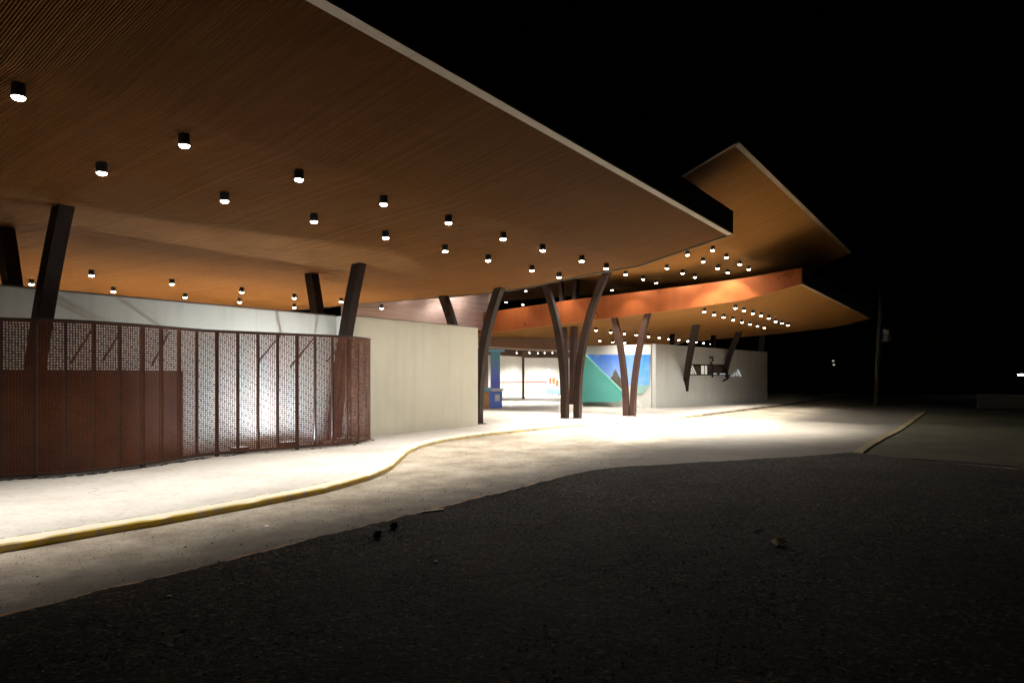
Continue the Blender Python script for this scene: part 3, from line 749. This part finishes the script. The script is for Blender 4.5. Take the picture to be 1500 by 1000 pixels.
# brown curved beam
bm_ = thing('hall_beam', at(760,498,36), 'brown beam over the bright hall opening', 'beam')
P0 = [at(684,0,34.5), at(720,0,35.2), at(760,0,36), at(800,0,36.8), at(850,0,37.8)]
b = MB(); rings = []
for p, yt, yb in zip(P0, (482,486,489,491,493), (505.5,507.5,510,512,513.5)):
    zt_ = CAMZ+(548-yt)/1000*p[1]; zb_ = CAMZ+(548-yb)/1000*p[1]
    rings.append([(p[0],p[1],zb_),(p[0]+.05,p[1]+.25,zb_),(p[0]+.05,p[1]+.25,zt_),(p[0],p[1],zt_)])
b.loft(rings); b.build('beam', M_beam, bm_)
rings = []; b = MB()
for p, yb in zip(P0, (505.5,507.5,510,512,513.5)):
    zb_ = CAMZ+(548-yb)/1000*p[1]; rings.append([(p[0],p[1]-.03,zb_-.08),(p[0],p[1]+.3,zb_-.08),(p[0],p[1]+.3,zb_-.003),(p[0],p[1]-.03,zb_-.003)])
b.loft(rings); b.build('lower_trim', M_trim, bm_)
# hall walls
hw = thing('hall_wall', at(780,560,48), 'white back wall of the bright hall', 'wall')
def slab(pa, pb, z0, z1, th, mat, name, parent, m=None):
    d = Vector((pb[0]-pa[0], pb[1]-pa[1], 0)).normalized(); nn = Vector((-d.y, d.x, 0))*th; b = MB()
    b.hexa([(pa[0],pa[1],z0),(pb[0],pb[1],z0),(pb[0]+nn.x,pb[1]+nn.y,z0),(pa[0]+nn.x,pa[1]+nn.y,z0),(pa[0],pa[1],z1),(pb[0],pb[1],z1),(pb[0]+nn.x,pb[1]+nn.y,z1),(pa[0]+nn.x,pa[1]+nn.y,z1)])
    return b.build(name, mat, parent)
h0, h1, h2 = at(715,0,53.), at(763,0,61.), at(880,0,63.)
slab(h0, h1, -.2, 3.75, .15, M_white, 'side_wall', hw); slab(h1, h2, -.2, 3.75, .15, M_white, 'back_wall', hw)
h3 = at(640,0,50.); slab(h3, h0, -.2, 3.75, .15, M_brown, 'brown_wall', hw)
b = MB(); z_ = 3.80
b.hexa([(-9,48,z_),(12,48,z_),(12,66,z_),(-9,66,z_),(-9,48,z_+.1),(12,48,z_+.1),(12,66,z_+.1),(-9,66,z_+.1)]); b.build('roof', M_white, hw)
hb = thing('hall_bulkhead', at(780,517,45), 'dark brown ceiling bulkhead inside the hall', 'bulkhead')
k0, k1, k2 = at(700,0,41.5), at(765,0,46.5), at(880,0,48.)
slab(k0, k1, CAMZ+27*.0445, 3.7, .12, M_brown, 'bulkhead', hb); slab(k1, k2, CAMZ+24.3*.0465, 3.7, .12, M_brown, 'bulkhead_return', hb)
hc = thing('hall_post', at(766.5,583,44), 'thin brown post standing in the bright hall', 'post')
p = ground(766.5, 583.8); b = MB(); b.cyl((p[0],p[1]), .085, p[2], 3.6, 12); b.build('shaft', M_brown, hc, smooth=False)
b = MB(); b.cyl((p[0],p[1]), .12, p[2]-.01, p[2]+.12, 12); b.build('foot', M_brown, hc)
# track spots hanging in the hall
LH2 = spotdata('hall_fill', 2000, 130, .6, (1.,.97,.90))  # for unseen lamps added behind the beam to brighten the hall floor
LT = spotdata('track_beam', 120, 60, .6, (1.,.97,.90))
LH = spotdata('hall_spot', 3600, 150, .6, (1.,.97,.90)); tsp = []
for k, (x, Y) in enumerate(((757,38.5),(775.5,38.8),(788,39.1),(798,39.3),(809,39.6))):
    p = at(x, 513.5, Y); zt_ = p[2]; r = thing('track_spot', (p[0],p[1],zt_), '%s small white track spot from the left under the hall beam' % ORD[k], 'spot lamp', 'small white track spots in the hall')
    b = MB(); b.cyl((p[0],p[1]), .035, zt_-.13, zt_+.02, 10); b.build('body', M_in, r)
    b = MB(); b.cyl((p[0],p[1]), .030, zt_-.142, zt_-.132, 10); b.build('lens', M_lens, r)
    b = MB(); b.cyl((p[0],p[1]), .01, zt_+.02, zt_+.6, 8); b.build('stem', M_black, r)
    if k in (1, 3):
        o = bpy.data.objects.new('beam', LT); C.objects.link(o); o.parent = r; o.location = (0,.3,-.17); o.rotation_euler = (math.radians(38),0,math.radians(-6+12*(k-2)/2))
for k, (x, y) in enumerate(((-1.2,41.5),(1.6,42.5))):
    lamp((x, y, 3.28), LH2, '%s unseen fill lamp added behind the brown hall beam' % ORD[k], 'downlights inside the hall')
for k, (x, y) in enumerate(((-1.5,53.5),(2.5,54.),(-.5,57.5),(3.5,58.))):
    lamp((x, y, 3.62), LH, '%s downlight on the ceiling inside the bright hall' % ORD[k], 'downlights inside the hall')
# barrier with red band
br = thing('queue_barrier', at(770,577,45), 'low steel barrier with a red band across the hall', 'barrier')
zr = CAMZ-11.5*.0555
pa, pb_ = at(728,0,52.5), at(801,0,57.5)
for k in range(9):
    t = k/8; x, y = pa[0]+(pb_[0]-pa[0])*t, pa[1]+(pb_[1]-pa[1])*t
    b = MB(); b.cyl((x,y), .022, -.15, zr+.35*(k % 3 == 0)+.3, 8); b.build('post', M_rail, br)
b = MB(); b.hexa([(pa[0],pa[1]-.03,zr-.055),(pb_[0],pb_[1]-.03,zr-.055),(pb_[0],pb_[1]+.03,zr-.055),(pa[0],pa[1]+.03,zr-.055),(pa[0],pa[1]-.03,zr+.055),(pb_[0],pb_[1]-.03,zr+.055),(pb_[0],pb_[1]+.03,zr+.055),(pa[0],pa[1]+.03,zr+.055)]); b.build('band', M_red, br)
b = MB(); b.tube([(pa[0],pa[1],.1),(pb_[0],pb_[1],.1)], .02, 6); b.build('lower_rail', M_rail, br)
# blue totem, light blue cart, orange stools
p = ground(803.3, 577.5); tt = thing('totem_sign', p, 'slim upright blue totem sign by the hall wall', 'sign')
b = MB(); b.box((p[0],p[1],p[2]+1.07),(.33,.12,2.14),0); b.build('panel', M_box, tt, bevel=.01)
for k in range(5):
    b = MB(); b.box((p[0]+.02,p[1]-.064,p[2]+1.85-.3*k),(.12,.008,.17),0); b.build('lettering', M_paper, tt)
p = ground(813, 579); ct = thing('cart', p, 'light blue cart standing next to the blue totem', 'cart')
b = MB(); b.box((p[0]+.05,p[1]+.2,p[2]+.33),(.75,.5,.42),.1); b.build('bin', M_lblue, ct, bevel=.03)
for sx in (-.25,.3):
    b = MB(); b.tube([(p[0]+sx,p[1]-.1,p[2]+.06),(p[0]+sx,p[1]-.04,p[2]+.06)], .06, 10); b.build('wheel', M_iron, ct)
for k, (x, y) in enumerate(((806,557.5),(811,557.5),(816,561))):
    p = at(x, y, 58.); r = thing('orange_stand', (p[0],p[1],g(40)), '%s orange stand from the left behind the light blue cart' % ORD[k], 'stand', 'orange stands behind the cart')
    b = MB(); b.box((p[0],p[1],p[2]),(.22,.1,.5),.0); b.build('head', M_org, r, bevel=.01)
    b = MB(); b.cyl((p[0],p[1]), .025, g(40), p[2]-.2, 8); b.build('stem', M_rail, r)
# blue kiosk and tan counter
p = ground(725.5, 597.5); ks = thing('blue_kiosk', p, 'blue pillar kiosk on a box base next to the dark column', 'kiosk')
kx, ky, kz = p[0], p[1]+.3, p[2]
s_ = p[1]/1000.
b = MB(); b.box((kx,ky,kz+24.5*s_/2+.0),(20*s_,.6,24.5*s_)); b.build('base', M_box, ks, bevel=.01)
b = MB(); b.box((kx,ky,kz+26.8*s_),(23*s_,.7,4.0*s_)); b.build('ledge', M_paper, ks, bevel=.01)
b = MB(); b.box((kx,ky,kz+(28.9+83)*s_/2),(14*s_,.42,(83-28.9)*s_)); b.build('pillar', M_blue, ks, bevel=.01)
b = MB(); b.box((kx+.05,ky,kz+84.6*s_),(24*s_,.75,3.2*s_)); b.build('cap', M_lblue, ks, bevel=.01)
b = MB(); b.box((kx+3*s_,ky-.303,kz+15*s_),(7*s_,.006,9.5*s_)); b.build('notice', M_paper, ks)
p = ground(706, 598); tcx = thing('tan_counter', p, 'tan service counter with a light blue top behind the dark column', 'counter')
b = MB(); b.box((p[0]-.3,p[1]+.6,p[2]+.42),(1.3,.6,.86)); b.build('body', M_tan, tcx)
b = MB(); b.box((p[0]-.25,p[1]+.6,p[2]+.95),(1.5,.75,.2)); b.build('top', M_lblue, tcx, bevel=.02)
# ------------------------------------------------------------------ ground surfaces
KB = [(-14,7.6),(2.6,7.6),(4.5,7.5),(6.5,7.6),(8.1,8.1),(9.3,8.9),(10.4,9.75),(11.6,10.45),(12.9,10.9),(14.5,11.05),(16.1,11.0),(21.8,10.55),(26,10.25),(30.4,9.9),(45,9.2),(70,9.0)]
def kerb_v(u): return smooth_tab(KB, u, .6)
def sheet(name, us, vf, zf, mat, kind='structure', nv=12):
    b = MB(); rows = []
    for u in us:
        va_, vb_ = vf(u); rows.append([b.vert(W(u, va_+(vb_-va_)*j/nv, zf(u, va_+(vb_-va_)*j/nv))) for j in range(nv+1)])
    for a, c in zip(rows, rows[1:]):
        for j in range(nv): b.face((a[j], c[j], c[j+1], a[j+1]))
    o = b.build(name, mat, smooth=True); o['kind'] = kind; return o
us = [-14+.35*i for i in range(240)]
KW = .24
sheet('pavement', us, lambda u: (kerb_v(u)+KW, 60.), lambda u, v: g(u)-.003, M_pave)
sheet('road', us, lambda u: (-45., kerb_v(u)-.002), lambda u, v: g(u)-.082, M_road)
# kerb
b = MB(); kd = []
for u in [-14+.12*i for i in range(620)]:
    v = kerb_v(u); v2 = (kerb_v(u+.05)-v)/.05; L = math.hypot(1, v2); nu, nv_ = v2/L, -1/L
    j = .006*mnoise.noise((u*3,0,0))+.006*mnoise.noise((u*9,4,0))-(.02 if abs((u+14) % 1.2-.06) < .07 else 0); z = g(u)
    hh = -.09
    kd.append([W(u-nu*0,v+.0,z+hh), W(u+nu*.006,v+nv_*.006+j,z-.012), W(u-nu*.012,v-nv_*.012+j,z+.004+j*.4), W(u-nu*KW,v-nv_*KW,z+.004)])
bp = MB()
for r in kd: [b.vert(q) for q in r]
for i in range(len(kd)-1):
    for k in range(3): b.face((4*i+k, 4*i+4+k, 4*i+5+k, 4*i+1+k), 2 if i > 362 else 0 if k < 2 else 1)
o = b.build('kerb', [M_yel, M_kerbtop, M_road]); o['kind'] = 'structure'
# grime line in the joint behind the kerb
b = MB(); rnd = random.Random(3); u = 1.2
while u < 9.0:
    ln = rnd.uniform(.05,.45); vv = [kerb_v(u+ln*t)+KW+.012 for t in (0,.33,.66,1)]; w_ = rnd.uniform(.006,.016)
    ids = [(b.vert(W(u+ln*t, q-w_*(.4+1.2*rnd.random()), .003)), b.vert(W(u+ln*t, q+w_*(.4+1.2*rnd.random()), .003))) for t, q in zip((0,.33,.66,1), vv)]
    for (a, c), (d, e_) in zip(ids, ids[1:]): b.face((a, d, e_, c))
    u += ln+rnd.choice((.0,.02,.1,.2))
o = b.build('grime_joint', M_rock); o['kind'] = 'stuff'
# asphalt layer with a broken edge
def umax(v): return lerp_tab([(-9,10.6),(-.7,14.6),(2.2,16.),(3.,14.5),(4.1,12.9),(4.9,11.7),(5.3,11.0),(5.5,10.3),(5.7,9.8)], v)
def nz(x, y, s, o=0): return mnoise.noise((x*s, y*s, o))
b = MB(); nv = 190; nu = 460; rows = []
tv = [(j/nv)**.8 for j in range(nv+1)]
edge = []
for j in range(nv+1):
    v = -9+(5.56+9)*tv[j]; row = []
    for i in range(nu+1):
        t = i/nu; ue = umax(v)+.12*nz(v, 1, 2.1)+.05*nz(v, 3, 7)
        u = -6+(ue+6)*t; k = tv[j]**12
        vv = v+k*(.05*nz(u, 0, 1.3)+.035*nz(u, 5, 4.5)+.02*nz(u, 9, 13))
        z = g(u)-.048+.010*nz(u, vv, 1.1)+.007*nz(u, vv, 5.)+.0055*nz(u, vv, 17.)+.002*random.uniform(-1,1)
        if j == nv or i == nu: z = g(u)-.080
        row.append(b.vert(W(u, vv, z)))
        if j == nv: edge.append((u, vv))
    rows.append(row)
for a, c in zip(rows, rows[1:]):
    for i in range(nu): b.face((a[i], a[i+1], c[i+1], c[i]))
o = b.build('asphalt', M_asph, smooth=True); o['kind'] = 'structure'
# soil strip along the asphalt edge
b = MB(); prev = None
for (u, v) in edge[40::2]:
    if u > 9.9: break
    a = -.012+.05*max(0, .5+nz(u, 2, 1.1))*max(0,1+nz(u, 4, 5)); q = (b.vert(W(u, v-.035, g(u)-.062)), b.vert(W(u, v+.01, g(u)-.063+.022*nz(u,7,1.7)+.012*nz(u,8,6))), b.vert(W(u, v+.02+a, g(u)-.079)))
    if prev:
        for k in range(2): b.face((prev[k], q[k], q[k+1], prev[k+1]))
    prev = q
o = b.build('soil_strip', M_soil, smooth=True); o['kind'] = 'structure'
# loose gravel
b = MB(); rg = random.Random(11)
def pebble(x, y, z, r):
    i = len(b.v); h = r*rg.uniform(.5,.9); a0 = rg.uniform(0,6.28); k = 5
    for q in range(k):
        a = a0+6.28318*q/k; rr = r*rg.uniform(.7,1.15); b.v.append((x+rr*math.cos(a), y+rr*math.sin(a), z+h*rg.uniform(.0,.25)))
    b.v.append((x+r*rg.uniform(-.3,.3), y+r*rg.uniform(-.3,.3), z+h))
    for q in range(k): b.face((i+q, i+(q+1) % k, i+k))
for _ in range(26000):
    u = rg.uniform(-.5,13); v = 5.45-8*rg.random()**1.3
    if u > umax(v)-.05: continue
    x, y, _z = W(u, v, 0)
    if y < 1.5 or abs(x/y) > .85: continue
    pebble(x, y, g(u)-.049, rg.uniform(.004,.012))
o = b.build('gravel', M_asph); o['kind'] = 'stuff'; 
b = MB()
for _ in range(3600):
    u = rg.uniform(0,13); v = 5.55+(kerb_v(u)-5.6)*rg.random()**2.2
    x, y, _z = W(u, v, 0); pebble(x, y, g(u)-.083, rg.uniform(.003,.009)*(1.9 if rg.random() < .06 else 1))
o = b.build('road_grit', M_rock); o['kind'] = 'stuff'
b = MB(); rg = random.Random(23)
for _ in range(420):
    u = rg.uniform(-.5,13); v = 5.4-7.5*rg.random()**1.2
    if u > umax(v)-.05: continue
    x, y, _z = W(u, v, 0)
    if y > 1.5: pebble(x, y, g(u)-.047, rg.uniform(.004,.010))
o = b.build('pale_chips', M_fence2); o['kind'] = 'stuff'
# distant ground
b = MB(); nseg = 24; ids = [b.vert((x, y, -.42)) for x, y in ((-500,-300),(500,-300),(500,700),(-500,700))]; b.face(ids)
o = b.build('ground', M_far); o['kind'] = 'structure'
# dirt lot right of the far kerb
sheet('dirt_lot', [13.6+.575*i for i in range(46)], lambda u: (-40., 2.0 if u > 15.85 else -.6), lambda u, v: g(u)-.068+.007*nz(u, v, .6), M_dirt, nv=60)
b = MB(); kr = []
for i in range(46):
    u = 15.6+.5*i; v = 2.08+.03*nz(u,0,.8)-(.12 if i == 0 else 0); z = g(u)
    h = -.1 if i == 0 else -.038+.012*nz(u,3,2)
    kr.append([W(u,v+.13,z-.1),W(u,v+.08,z+h),W(u,v-.10,z+h),W(u,v-.15,z-.1)])
b.loft(kr); m = N('worn_yellow'); a = m.noise(6, 6, .75); m.col(m.ramp(a, [(.4,(.22,.165,.04)),(.58,(.16,.135,.07)),(.75,(.07,.06,.045))]))
o = b.build('median_kerb', m.set(.8)); o['kind'] = 'structure'
# ------------------------------------------------------------------ things out in the dark
p = ground(1283.5, 594, -.1); up = thing('utility_pole', p, 'dark leaning utility pole carrying a transformer', 'utility pole')
top = at(1291, 405, p[1]); b = MB(); b.tube([p, top], [.15,.095], 12); b.build('shaft', M_wood, up, smooth=True)
q = at(1298.5, 492, p[1]-.1); b = MB(); b.cyl((q[0],q[1]), .26, q[2]-.33, q[2]+.33, 16); b.cyl((q[0],q[1]), .28, q[2]+.30, q[2]+.36, 16)
for k in range(16):
    a = 6.28*k/16; b.box((q[0]+.29*math.cos(a), q[1]+.29*math.sin(a), q[2]-.02),(.06,.012,.42),a)
tr = b.build('transformer', M_grey, up)
b = MB()
for sx in (-.12,.12): b.cyl((q[0]+sx,q[1]), .035, q[2]+.36, q[2]+.55, 8)
b.build('bushing', M_grey, tr)
b = MB(); b.box((q[0]-.2,q[1],q[2]+.1),(.3,.06,.08)); b.box((q[0]-.2,q[1],q[2]-.15),(.3,.06,.08)); b.build('mount', M_iron, up)
fs = thing('metal_fence', ground(1465,598,-.1), 'low corrugated metal fence at the far right edge', 'fence')
f0, f1 = ground(1431, 598.5, -.1), ground(1530, 600, -.1); b = MB(); nn = 150; cols = []
for i in range(nn+1):
    t = i/nn; x, y = f0[0]+(f1[0]-f0[0])*t, f0[1]+(f1[1]-f0[1])*t+.03*math.sin(i*1.57)
    cols.append((b.vert((x,y,f0[2]-.05)), b.vert((x,y,f0[2]+.78))))
for a, c in zip(cols, cols[1:]): b.face((a[0], c[0], c[1], a[1]))
o = b.build('sheet', M_fence, fs); sm = o.modifiers.new('thickness', 'SOLIDIFY'); sm.thickness = .004
b = MB()
for z in (.15,.6): b.tube([(f0[0],f0[1]+.06,f0[2]+z),(f1[0],f1[1]+.06,f1[2]+z)], .03, 6)
b.build('rail', M_rail, fs)
p = at(1497, 548.5, 60); sl_ = thing('street_light', (p[0],p[1],-.25), 'distant lit street light at the right edge of the picture', 'street light')
b = MB(); b.tube([(p[0]+.6,p[1],-.3),(p[0]+.6,p[1],p[2]+.1),(p[0]+.3,p[1],p[2]+.2),(p[0],p[1],p[2]+.12)], .05, 8); b.build('mast', M_grey, sl_)
b = MB(); b.box((p[0],p[1],p[2]+.06),(.7,.3,.1)); b.build('head', M_grey, sl_, bevel=.02)
b = MB(); b.box((p[0],p[1],p[2]-.03),(.6,.26,.07)); b.build('lens', M_lensc, sl_, bevel=.01)
L = bpy.data.lights.new('street_beam', 'POINT'); L.energy = 60; L.color = (.85,.93,1.); L.shadow_soft_size = .2
o = bpy.data.objects.new('street_beam', L); C.objects.link(o); o.parent = sl_; o.location = (0,-.3,p[2]+.1)
M_dim = glow('dim_lamp', (1.,.92,.8), .35)
for k, (x, y) in enumerate(((1220.5,528.5),(1221.5,534))):
    p = at(x, y, 70)
    r = thing('wall_light', p, ('upper' if k == 0 else 'lower')+' of two faint distant lights left of the utility pole', 'lamp', 'faint distant lights')
    b = MB(); b.cyl((p[0],p[1]), .10, p[2]-.08, p[2]+.08, 12); b.build('globe', M_dim, r)
    b = MB(); b.cyl((p[0],p[1]+.15), .03, -.3, p[2], 8); b.build('stand', M_iron, r)
# litter on the ground
def lump(name, px, py, off, size, mat, label, cat, seed, flat=.6):
    p = ground(px, py, off); r = random.Random(seed); b = MB(); n_ = 9; rings = []
    for k, (s, h) in enumerate(((.55,0.),(1.,.25),(.95,.6),(.5,1.))):
        rings.append([(p[0]+size*s*math.cos(6.283*q/n_)*r.uniform(.75,1.15), p[1]+size*.8*s*math.sin(6.283*q/n_)*r.uniform(.75,1.15), p[2]+size*flat*2*h*r.uniform(.85,1.05)) for q in range(n_)])
    b.loft(rings); o = b.build(name, mat); tag(o, label, cat); return o
lump('stone', 553, 787, -.045, .055, M_rock, 'lower dark stone of a stacked pair on the asphalt edge', 'stone', 1, .5)
lump('stone', 554.5, 781, .005, .045, M_rock, 'upper dark stone of a stacked pair on the asphalt edge', 'stone', 2, .4)
lump('stone', 577, 774, -.045, .045, M_rock, 'pointed dark stone right of the stacked pair', 'stone', 3, .8)
lump('stone', 638, 823, -.045, .022, M_pteal if False else M_paper, 'small pale pebble on the dark asphalt below the plank', 'stone', 4, .4)
lump('stone', 248, 874, -.045, .022, M_paper, 'small pale chip on the asphalt at the lower left', 'stone', 5, .35)
lump('stone', 141, 871, -.065, .035, M_paper, 'flat white scrap on the soil line at the lower left', 'scrap', 6, .12)
lump('stone', 390, 770, -.082, .03, M_paper, 'pale crumpled scrap lying on the lit concrete road', 'scrap', 8, .15)
p, q = ground(617, 752, -.05), ground(650, 748, -.05)
b = MB(); b.hexa([(p[0],p[1],p[2]-.02),(q[0],q[1],q[2]-.02),(q[0],q[1]+.09,q[2]-.02),(p[0],p[1]+.09,p[2]-.02),(p[0],p[1],p[2]+.02),(q[0],q[1],q[2]+.02),(q[0],q[1]+.09,q[2]+.02),(p[0],p[1]+.09,p[2]+.02)])
o = b.build('plank', M_twig, bevel=.004); tag(o, 'short dark plank lying on the asphalt edge', 'plank')
p = ground(1140, 800, -.06); b = MB(); ids = []
for k in range(9):
    t = k/8; w_ = .05*math.sin(math.pi*t)+.004; x = p[0]+.16*(t-.5)*.6; y = p[1]+.16*(t-.5); z = p[2]+.012+.05*t*t
    ids.append((b.vert((x-w_,y+w_*.5,z+.025)), b.vert((x,y,z)), b.vert((x+w_,y-w_*.5,z+.025))))
for a, c in zip(ids, ids[1:]):
    for k in range(2): b.face((a[k], a[k+1], c[k+1], c[k]))
o = b.build('leaf', M_leaf, smooth=True); tag(o, 'curled dry leaf on the dark asphalt at the right', 'leaf'); sm = o.modifiers.new('thickness', 'SOLIDIFY'); sm.thickness = .002
P = [ground(1102, 778, -.045), ground(1110, 776, -.035), ground(1118, 776, -.04), ground(1127, 780, -.05)]
b = MB(); b.tube(P, .007, 6); o = b.build('twig', M_twig); tag(o, 'thin pale twig on the dark asphalt above the leaf', 'twig')
